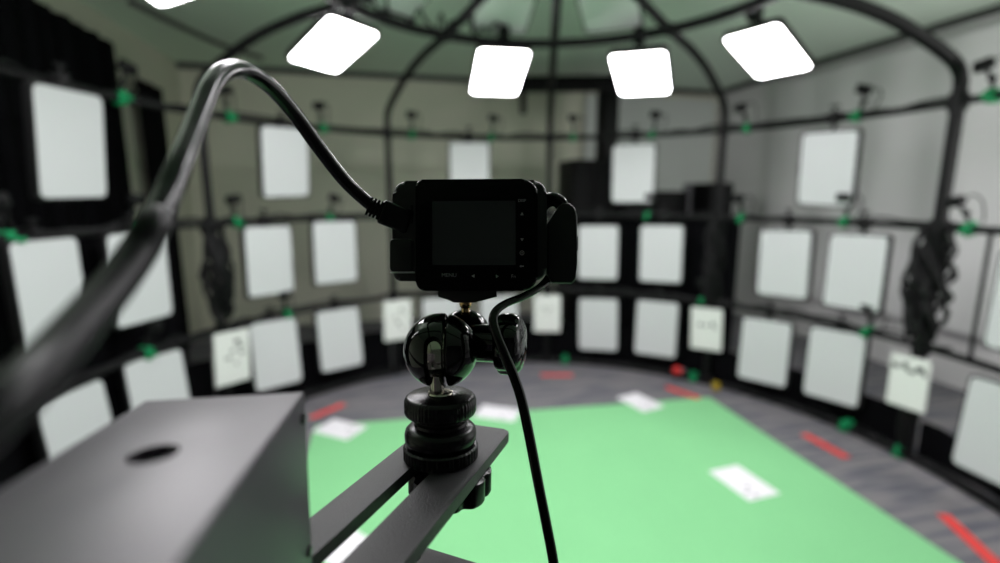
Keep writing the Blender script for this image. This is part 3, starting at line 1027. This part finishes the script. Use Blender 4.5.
# hub and locking knob, axis to the right
km = headm.inverted() @ view_frame(487, 343, .190, yaw=-16) @ Matrix.Rotation(PI / 2, 4, 'Y')
b = BM(); lathe(b, [(0, -9), (7.2, -9), (7.2, 4.5), (6.6, 5), (0, 5)], 40); bmesh.ops.scale(b, vec=(mm,) * 3, verts=b.verts[:]); obj('hub', b, M['gloss'], head, mtx=km)
b = BM(); lathe(b, [(0, 4.8), (9.5, 4.8), (11.0, 5.3), (11.6, 6.4), (11.6, 9.5), (10.9, 12.0), (9.2, 13.6), (6, 14.4), (0, 14.6)], 72, wob=lambda a: 1 - .07 * (.5 + .5 * math.cos(6 * a)) ** 4)
bmesh.ops.scale(b, vec=(mm,) * 3, verts=b.verts[:]); obj('locking_knob', b, M['gloss'], head, mtx=km)

# ---- slotted bar, star knob, lower plate
barm = frame(BX, BY, NB, PB)


def slotted(w0, w1, y0, y1, sx0, sx1, sy0, sy1, th, bevel, rad=3.):
    """flat bar with one long round-ended slot, top face at z = 0"""
    t = BM()
    w, h = w1 - w0, y1 - y0
    outer = BM(); prism(outer, [(x + (w0 + w1) / 2, y + (y0 + y1) / 2) for x, y in round_rect(w, h, rad, 5)], -th, 0, bevel=bevel, seg=2)
    inner = BM(); prism(inner, [(x + (sx0 + sx1) / 2, y + (sy0 + sy1) / 2) for x, y in round_rect(sx1 - sx0, sy1 - sy0, (sx1 - sx0) / 2 - .05, 8)], -th - 2, 2)
    return cut(outer, inner)


b = slotted(-18.4, 16.4, -142, 33.3, -6.4, 1.9, -67, 22, 4.2, .6)
o = part('slotted_bar', b, M['bar'], None, smooth=True, angle=30)
o.matrix_world = barm
tag(o, 'matt black metal bar with a long slot under the ball head', 'bar')
sk = empty('star_knob', barm)
tag(sk, 'black lobed knob screwed under the slotted bar', 'knob')
lob = lambda a: 1 - .13 * (.5 + .5 * math.cos(8 * a)) ** 3
b = BM(); lathe(b, [(0, -4.3), (9, -4.3), (13.5, -4.4), (15.2, -5.2), (15.2, -12.4), (14.4, -13.8), (12, -14.4), (0, -14.4)], 120, Matrix.Translation((3.0, 1.5, 0)), wob=lob); part('knob_body', b, M['satin'], sk, angle=40)
b = BM(); rod(b, Vector((-1.3, 0, -6)), Vector((-1.3, 0, -.5)), 3.0, 20); part('screw', b, M['chrome'], sk)

lp = PB - NB * .034
ya = (at(418, 546, .15) - EYE).normalized()
# far edge of the lower plate runs through these two directions, on its own plane
def onplane(px, py, P0, n):
    d = ray(px, py)
    return EYE + d * ((P0 - EYE).dot(n) / d.dot(n))


q0, q1 = onplane(415, 543.5, lp, NB), onplane(477, 562.5, lp, NB)
ux = (q1 - q0).normalized()
uy = NB.cross(ux)
pm = frame(ux, uy, NB, q0)
t = BM(); outer = BM(); prism(outer, [(x + 30, y - 14) for x, y in round_rect(60, 28, 1.2, 4)], -4, 0, bevel=.4)
hole = BM(); lathe(hole, [(0, -6), (3.2, -6), (3.2, 3), (0, 3)], 28, Matrix.Translation((3.5, -7, 0)))
b = cut(outer, hole)
o = part('lower_plate', b, M['bar'], None, angle=30)
o.matrix_world = pm
tag(o, 'second black metal plate with a round hole below the slotted bar', 'plate')
# clamp that carries the bar and plate on the hoop below the view
hc = Vector((-.0672, .037 + .001, 1.239))
ct = PB - BY * .133 - NB * .0043
ck = empty('bar_clamp', Matrix.Translation(hc))
tag(ck, 'black clamp holding the slotted bar on the camera-height hoop, below the view', 'clamp')
b = BM(); box(b, -.02, .02, -.032, .032, -.03, .03, bevel=.006); obj('jaw', b, M['satin'], ck)
b = BM(); rod(b, (0, 0, .028), ct - hc, .010, 20); obj('post', b, M['satin'], ck)
b = BM(); rod(b, (.0, 0, .036), pm @ Vector((.03, -.02, -.004)) - hc, .006, 16); obj('plate_arm', b, M['satin'], ck)

# ---- grey metal box at the lower left
BA = va
BAX = BA.cross(NB)
corner = onplane(315, 570, PB, NB)
gb = empty('metal_box', frame(BAX, BA, NB, corner) @ Matrix.Rotation(R_(-1.2), 4, 'Y'))
tag(gb, 'grey metal control box with a round hole in its lid, standing on the bar', 'box')
outer = BM(); box(outer, -35.0, -.8, -80, 1.6, .9, 43.7, bevel=.6, seg=3)
hole = BM(); lathe(hole, [(0, 36), (3.9, 36), (3.9, 50), (0, 50)], 40, Matrix.Translation((-18.6, -29.3, 0)))
b = cut(outer, hole); part('box_body', b, M['box_metal'], gb, angle=30)
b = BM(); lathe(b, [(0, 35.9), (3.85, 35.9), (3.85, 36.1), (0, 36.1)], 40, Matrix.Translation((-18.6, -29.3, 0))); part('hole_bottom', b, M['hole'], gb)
for y, z in ((-2.2, 38.5), (-2.4, 6.5)):
    b = BM(); lathe(b, [(0, 0), (1.3, 0), (1.3, .5), (.9, .8), (0, .8)], 20, Matrix.Translation((-.85, y, z)) @ Matrix.Rotation(PI / 2, 4, 'Y')); part('side_screw', b, M['satin'], gb)

# ================================================================== CAMERA AND LIGHT
cd = bpy.data.cameras.new('view_camera')
co = bpy.data.objects.new('view_camera', cd)
COL.objects.link(co)
co.matrix_world = frame(RT, UP, -FW, EYE)
cd.sensor_width = 36
cd.lens = FPX / 1000 * 36
cd.clip_start = .004
cd.clip_end = 60
cd.dof.use_dof = True
cd.dof.focus_distance = .178
cd.dof.aperture_fstop = cd.lens / 3.7
SC.camera = co

def fill_lamp(name, p, aim, watts, size, col=(1, .99, .97)):
    l = bpy.data.lights.new(name, 'AREA')
    l.energy = watts
    l.shape = 'DISK'
    l.size = size
    l.color = col
    o = bpy.data.objects.new(name, l)
    COL.objects.link(o)
    o.location = p
    o.rotation_euler = Vector(aim).to_track_quat('-Z', 'Y').to_euler()


# fill lamps added out of view at both sides, to brighten walls and ceiling
fill_lamp('fill_lamp_right', (2.75, 1.5, 1.5), (.25, 1, .0), 32, .6)
fill_lamp('fill_lamp_left', (-1.45, .55, 2.0), (.38, 1, .12), 24, .6)

w = bpy.data.worlds.new('dark_world')
SC.world = w
w.use_nodes = True
w.node_tree.nodes['Background'].inputs['Color'].default_value = (.02, .02, .02, 1)
w.node_tree.nodes['Background'].inputs['Strength'].default_value = .3

SC.view_settings.view_transform = 'Standard'
SC.view_settings.look = 'None'
SC.view_settings.gamma = 1
SC.view_settings.use_curve_mapping = False
SC.view_settings.exposure = 0.0
